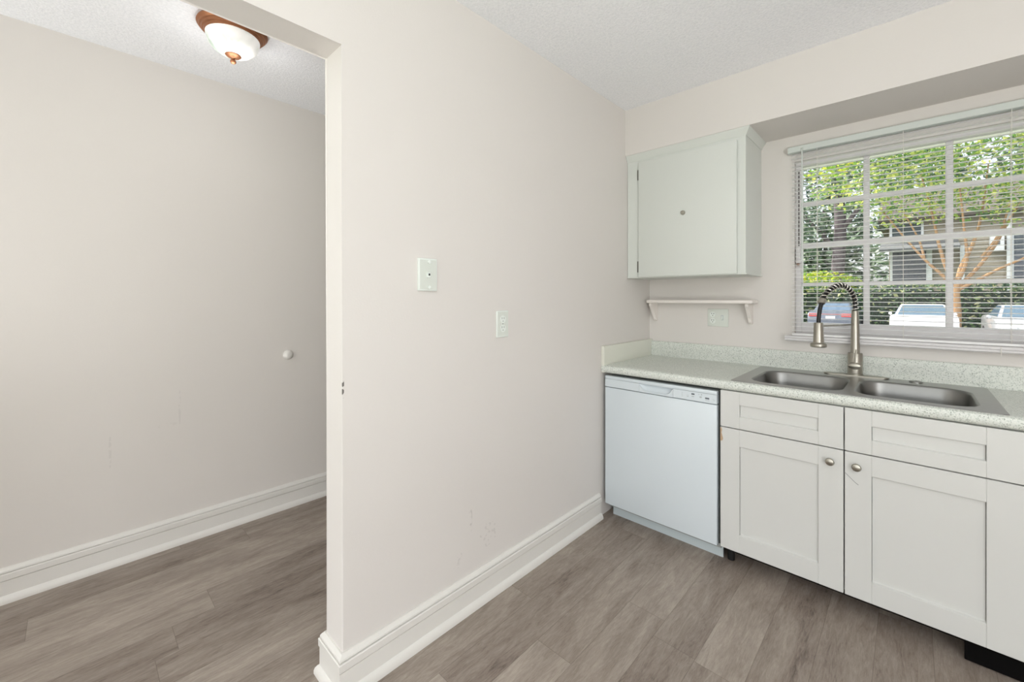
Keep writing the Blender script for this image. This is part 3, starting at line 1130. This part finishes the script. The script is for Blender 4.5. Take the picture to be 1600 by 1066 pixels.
M_bglass = simple('dark_pane', srgb(70, 80, 94), .1, spec=.8)
M_roof = simple('roof_shingle', srgb(92, 86, 79), .9, var=.15, vscale=6)
M_gutter = simple('grey_awning', srgb(112, 115, 116), .6)

# neighbour house
HB = thing('neighbor_house', 'tan sided two-storey house behind the hedge across the parking lot', 'house', (8, 37, GZ))
m = MB()
for i in range(26):
    z = GZ + i * .25
    m.prism([(33.0 - .035, z), (33.0, z + .25), (33.2, z + .25), (33.2, z)], 'x', .3, 17)
m.box(.3, 17, 33.2, 42, GZ, GZ + 6.5)
m.build('siding', M_siding, HB)
m = MB()
m.prism([(32.3, GZ + 6.4), (32.3, GZ + 6.6), (37.5, GZ + 9.2), (42.6, GZ + 6.6), (42.6, GZ + 6.4)], 'x', -.2, 17.4)
m.build('roof', M_roof, HB)
for (xa, xb, za, zb_) in ((.47, 1.97, 1.6, 4.12), (5.40, 7.2, 2.0, 4.7), (.45, 1.75, 5.05, 5.85)):
    f = MB().box(xa - .12, xb + .12, 32.88, 32.99, za - .12, zb_ + .12).build('window', M_bwhite, HB)
    MB().box(xa, xb, 32.86, 32.885, za, zb_).build('pane', M_bglass, f)
for xx in (2.14, 3.46, 5.22):
    MB().box(xx - .09, xx + .09, 32.76, 32.88, GZ, GZ + 6.4 if xx > 5 else 4.3).build('downspout', M_bwhite, HB)
m = MB()
m.prism([(31.4, 4.10), (31.4, 4.22), (33.0, 4.72), (33.0, 4.55)], 'x', -.1, 3.3)
m.build('porch_roof', M_gutter, HB)
ac = MB().box(4.50, 5.02, 32.45, 32.97, 3.88, 4.80, .02).build('air_conditioner', M_bwhite, HB)
MB().box(4.60, 4.86, 32.43, 32.46, 4.22, 4.42).build('vent', M_gutter, ac)

# hedge
HG = thing('hedge', 'long clipped green hedge behind the parked cars', 'hedge', (3.5, 27.2, GZ))
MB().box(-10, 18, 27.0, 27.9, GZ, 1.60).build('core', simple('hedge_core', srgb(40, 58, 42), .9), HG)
leaves('foliage', [(4.0, 27.2, .80, 13.5, .5, 1.20)], 17000, .105, M_lv3, HG, 3, True)
tag(leaves('shrub', [(-2.9, 29.4, 1.5, 2.6, .8, 1.45), (-6.2, 29.6, 1.5, 1.8, .8, 1.3)], 5200, .11, M_lv4, None, 5), 'bright lime-green shrub rising above the left end of the hedge', 'shrub')

# crape myrtle
TR = thing('tree', 'orange-barked spreading tree by the white car', 'tree', (2.75, 24.2, GZ))


def limb(m, pts, r0, r1, n=8):
    q = spl(pts, 4)
    m.tube(q, [r0 + (r1 - r0) * i / (len(q) - 1) for i in range(len(q))], n)


m = MB()
limb(m, [(2.75, 24.2, GZ), (2.77, 24.2, .6), (2.73, 24.2, 1.4), (2.77, 24.2, 2.0)], .16, .14)
for tp, ra in (([(2.75, 24.2, 1.6), (2.3, 24.0, 2.3), (1.75, 23.8, 3.0), (1.0, 23.6, 4.2), (.3, 23.4, 5.4)], .075),
               ([(2.75, 24.2, 1.7), (2.45, 24.1, 2.6), (2.2, 23.9, 3.7), (2.0, 23.8, 5.0), (1.6, 23.6, 7.0)], .09),
               ([(2.78, 24.2, 1.7), (2.9, 24.2, 2.6), (3.25, 24.3, 3.6), (3.5, 24.3, 4.8), (3.7, 24.2, 7.0)], .105),
               ([(2.78, 24.2, 1.7), (3.35, 24.3, 2.5), (3.9, 24.4, 3.5), (4.4, 24.5, 4.8), (5.2, 24.6, 6.4)], .085),
               ([(2.78, 24.2, 1.6), (3.4, 24.1, 2.05), (4.0, 24.0, 2.5), (4.8, 23.9, 3.0), (6.0, 23.7, 4.0)], .08),
               ([(2.76, 24.2, 1.9), (3.05, 23.9, 2.9), (2.95, 23.5, 4.2), (2.8, 23.2, 6.0)], .08),
               ([(1.75, 23.8, 3.0), (1.55, 24.0, 4.0), (1.0, 24.2, 5.4)], .05),
               ([(3.5, 24.3, 3.0), (4.0, 24.1, 4.0), (4.3, 23.8, 5.4)], .055)):
    limb(m, tp, ra, .025)
m.build('trunk', M_bk1, TR, smooth=True, angle=80)
leaves('foliage', [(1.2, 23.8, 6.6, 2.3, 1.8, 1.7), (3.6, 24.2, 6.9, 2.6, 1.8, 1.9), (-.7, 23.2, 6.9, 1.8, 1.5, 1.5), (6.0, 23.9, 6.2, 2.2, 1.6, 2.0), (2.6, 23.0, 8.8, 4.4, 2.2, 1.9), (1.2, 23.4, 5.0, 1.5, .8, .6), (4.9, 23.9, 4.9, 1.6, .9, .8), (3.1, 23.6, 5.2, 1.3, .8, .7)],
       9000, .105, M_lv1, TR, 11)

# dark tree at the left and backdrop trees
TD = thing('tree', 'dark-trunked shaggy tree at the left side of the view outside', 'tree', (-2.1, 31.5, GZ))
m = MB()
limb(m, [(-2.1, 31.5, GZ), (-2.15, 31.5, 2.5), (-2.0, 31.5, 6.0), (-2.2, 31.5, 10.5)], .42, .26)
limb(m, [(-2.1, 31.5, 4.2), (-3.2, 31.2, 5.8), (-4.6, 31.0, 7.8)], .17, .05)
limb(m, [(-2.05, 31.5, 5.4), (-1.0, 31.2, 7.0), (.2, 31.1, 9.0)], .17, .05)
m.build('trunk', M_bk2, TD, smooth=True, angle=80)
leaves('foliage', [(-4.1, 30.6, 6.2, 1.5, 1.2, 1.6), (-1.6, 30.4, 9.4, 3.0, 1.4, 1.7), (-3.9, 30.4, 3.6, 1.1, .8, .8), (-.7, 30.3, 5.2, .9, .8, .9)], 1900, .17, M_lv2, TD, 13)
TY = thing('tree', 'yellow-green leafy tree above the left windowpanes outside', 'tree', (-5.2, 17.0, GZ))
m = MB()
limb(m, [(-5.2, 17.0, GZ), (-5.1, 17.0, 2.4), (-4.4, 16.9, 4.6), (-3.0, 16.8, 6.0), (-1.2, 16.7, 6.9)], .18, .03)
m.build('trunk', M_bk2, TY, smooth=True, angle=80)
leaves('foliage', [(-1.3, 16.7, 6.35, 1.3, .8, .7), (.1, 16.8, 6.9, 1.4, .8, .6), (-3.0, 16.8, 6.6, 1.0, .8, .7), (-.6, 16.5, 5.3, .35, .3, .35)], 800, .105, M_lv4, TY, 17)
specs = [(-11.5, 38.0, 8.5), (-4.6, 46.5, 12.0), (2.2, 51.5, 16.0), (9.0, 49.0, 15.5), (17.5, 48.0, 15.0)]
nm = ['broad dark tree far left beyond the hedge', 'tall dark tree just right of the shaggy dark trunk, far beyond the hedge', 'tall leafy tree rising above the left end of the house roof', 'tall leafy tree rising above the middle of the house roof', 'tall leafy tree rising above the right end of the house roof']
for (x, y, h), lb in zip(specs, nm):
    t = thing('tree', lb, 'tree', (x, y, GZ), 'trees far beyond the hedge')
    m = MB()
    limb(m, [(x, y, GZ), (x + .1, y, h * .3), (x - .1, y, h * .8)], .3, .1)
    m.build('trunk', M_bk2, t, smooth=True, angle=80)
    leaves('foliage', [(x, y, h * .62, 3.4, 2.2, h * .36), (x - 1.8, y - .5, h * .36, 2.0, 1.6, h * .25), (x + 1.8, y - .5, h * .38, 2.0, 1.6, h * .27)], 2200, .34, M_lv2, t, int(h * 7 + x))


# ------------------------------------------------------------------ cars
M_tyre = simple('tyre', srgb(28, 28, 30), .8)
M_rim = simple('wheel_rim', srgb(170, 172, 175), .35, .9)
M_cglass = simple('car_glass', srgb(92, 112, 132), .08, spec=1.0)
M_red = simple('tail_lamp', srgb(196, 92, 92), .25)
M_lampw = simple('head_lamp', srgb(225, 230, 235), .15)
M_plt = simple('number_plate', srgb(225, 228, 230), .5)


def car(label, x, y, flip, paint, style, sc=1.0):
    t = thing('car', label, 'car', (x, y, GZ), 'cars parked in front of the hedge')
    sgn = -1 if flip else 1

    def P(px, py, pz):
        return (x + px * sc, y + sgn * py * sc, GZ + pz * sc)
    # body lofted from side profile at several widths
    m = MB()
    prof = [(-2.25, .32), (-2.33, .48), (-2.33, .70), (-2.27, .92), (-2.15, 1.00), (-1.75, 1.05), (-1.2, 1.03), (.9, 1.0), (1.4, .95), (2.0, .82), (2.25, .70), (2.30, .50), (2.24, .30), (1.75, .25), (-1.7, .25)]
    loops = []
    for w, sx_, dz in ((-.90, .965, -.08), (-.885, .985, -.03), (-.80, 1.0, 0), (-.4, 1.01, .005), (.4, 1.01, .005), (.80, 1.0, 0), (.885, .985, -.03), (.90, .965, -.08)):
        loops.append([P(w, py * sx_, .25 + (pz - .25) * (1 + dz)) for py, pz in prof])
    m.loft(loops)
    m.build('body', paint, t, smooth=True, angle=40)
    # greenhouse
    m = MB()
    zb0, zt0 = 1.0, 1.44
    m.hexa([P(-.78, -1.72, zb0), P(.78, -1.72, zb0), P(.78, 1.02, zb0), P(-.78, 1.02, zb0),
            P(-.60, -.92, zt0), P(.60, -.92, zt0), P(.60, .12, zt0), P(-.60, .12, zt0)], .05 * sc, 3)
    m.build('roof', paint, t, smooth=True, angle=40)

    def panel(q, name, mat, th=.02):
        a, b, c, d_ = [Vector(P(*k)) for k in q]
        nn = (b - a).cross(d_ - a).normalized()
        cen = Vector(P(0, -.4, .9))
        if nn.dot((a + c) / 2 - cen) < 0:
            nn = -nn
        mm = MB()
        mm.hexa([tuple(k - nn * th) for k in (a, b, c, d_)] + [tuple(k + nn * .008) for k in (a, b, c, d_)])
        return mm.build(name, mat, t)
    panel([(-.69, -1.66, 1.045), (.69, -1.66, 1.045), (.55, -1.0, 1.405), (-.55, -1.0, 1.405)], 'rear_window', M_cglass)
    panel([(-.69, .95, 1.045), (.69, .95, 1.045), (.55, .22, 1.405), (-.55, .22, 1.405)], 'windshield', M_cglass)
    for s in (-1, 1):
        panel([(s * .775, -1.35, 1.05), (s * .775, .78, 1.05), (s * .62, .15, 1.40), (s * .62, -.85, 1.40)], 'side_window', M_cglass)
        mm = MB()
        mm.lathe([(.001, -.04), (.045, -.035), (.06, 0), (.045, .04), (.001, .05)], P(s * .95, .62, 1.03), 14, (.25 * s, 1, .1))
        mm.build('mirror', paint, t, smooth=True)
        for py in (-1.4, 1.42):
            c = Vector(P(s * .72, py, .32))
            mm = MB()
            mm.lathe([(.22 * sc, 0), (.30 * sc, .0), (.32 * sc, .03), (.32 * sc, .17), (.30 * sc, .2), (.22 * sc, .2)], c - Vector((s * .0, 0, 0)), 24, (s, 0, 0))
            wh = mm.build('wheel', M_tyre, t, smooth=True)
            mm = MB()
            mm.lathe([(.001, .17), (.10, .19), (.21 * sc, .175), (.215 * sc, .15)], c, 20, (s, 0, 0))
            mm.build('rim', M_rim, wh, smooth=True)
    if style == 'strip':
        for s in (-1, 1):
            a, b = sorted((s * .40, s * .84))
            mm = MB().box(x + a, x + b, y - 2.35, y - 2.15, GZ + .80, GZ + .95, .02)
            mm.build('tail_light', M_red, t)
        mm = MB().box(x - .38, x + .38, y - 2.352, y - 2.25, GZ + .90, GZ + .93)
        mm.build('light_bar', M_red, t)
    elif style == 'rear':
        for s in (-1, 1):
            a, b = sorted((s * .58, s * .84))
            mm = MB().box(x + a, x + b, y - 2.33, y - 2.24, GZ + .56, GZ + .66, .01)
            mm.build('tail_light', M_red, t)
    if style in ('strip', 'rear'):
        MB().box(x - .18, x + .18, y - 2.365 * sc, y - 2.33 * sc, GZ + .70, GZ + .84).build('number_plate', M_plt, t)
        MB().box(x - .85 * sc, x + .85 * sc, y - 2.38 * sc, y - 2.25 * sc, GZ + .36, GZ + .54, .03).build('bumper', paint, t)
    else:
        for s in (-1, 1):
            a, b = sorted((s * .50, s * .82))
            MB().box(x + a * sc, x + b * sc, y - 2.27 * sc, y - 2.1 * sc, GZ + .62, GZ + .78, .02).build('head_light', M_lampw, t)
        MB().box(x - .45, x + .45, y - 2.33 * sc, y - 2.2 * sc, GZ + .45, GZ + .62, .01).build('grille', M_tyre, t)
    return t


car('white sedan parked rear-on in the middle of the window view', 1.62, 20.6, False, simple('white_paint', srgb(245, 245, 245), .3, coat=.5), 'rear')
car('blue-grey sedan with red tail lights seen behind the faucet', -1.42, 24.0, False, simple('bluegrey_paint', srgb(112, 120, 132), .3, .3, coat=.6), 'strip')
car('silver sedan parked nose-first at the right edge of the window', 4.22, 19.9, True, simple('silver_paint', srgb(205, 208, 212), .3, .4, coat=.6), 'front')

# ------------------------------------------------------------------ sky, sun
w = bpy.data.worlds.new('sky')
bpy.context.scene.world = w
w.use_nodes = True
nt = w.node_tree
bg = nt.nodes['Background']
sk = nt.nodes.new('ShaderNodeTexSky')
sk.sky_type = 'NISHITA'
sk.sun_disc = False
sk.sun_elevation = math.radians(50)
sk.sun_rotation = math.radians(215)
sk.air_density = 1.0
sk.dust_density = 3.0
hs = nt.nodes.new('ShaderNodeHueSaturation')
hs.inputs['Saturation'].default_value = .35
hs.inputs['Value'].default_value = 1.0
nt.links.new(sk.outputs[0], hs.inputs['Color'])
nt.links.new(hs.outputs[0], bg.inputs['Color'])
bg.inputs['Strength'].default_value = .36
sl = bpy.data.lights.new('sun', 'SUN')
sl.energy = 8.5
sl.angle = math.radians(.6)
sl.color = (1, .95, .87)
so = bpy.data.objects.new('sun', sl)
so.rotation_euler = Vector((.68, -.13, -.72)).to_track_quat('-Z', 'Y').to_euler()
so.location = (-8, 3, 12)
C.objects.link(so)
# added light below the window, standing in for ground bounce through the blind
area('under_window_fill', (1.44, .75, .55), (1.44, -.1, 2.2), 1.3, .6, 15, (1, .99, .97))
area('kitchen_window_portal', (1.44, .2, 1.55), (1.44, -2, 1.55), 1.25, 1.0, 1, portal=True)

# ------------------------------------------------------------------ camera
cam = bpy.data.cameras.new('camera')
cam.sensor_width = 36
cam.lens = 653.494 / 1600 * 36
cam.shift_y = -(533 - 465.596) / 1600
cam.clip_start = .02
co = bpy.data.objects.new('camera', cam)
co.location = (1.3009, -2.7391, 1.2642)
co.rotation_euler = (PI / 2, 0, .7616)
C.objects.link(co)
sc = bpy.context.scene
sc.camera = co
sc.view_settings.view_transform = 'Standard'
sc.view_settings.look = 'None'
sc.view_settings.gamma = 1
sc.view_settings.use_curve_mapping = False
sc.view_settings.exposure = -0.17
sc.cycles.max_bounces = 10
sc.cycles.diffuse_bounces = 6
sc.cycles.transparent_max_bounces = 16
sc.cycles.sample_clamp_indirect = 8
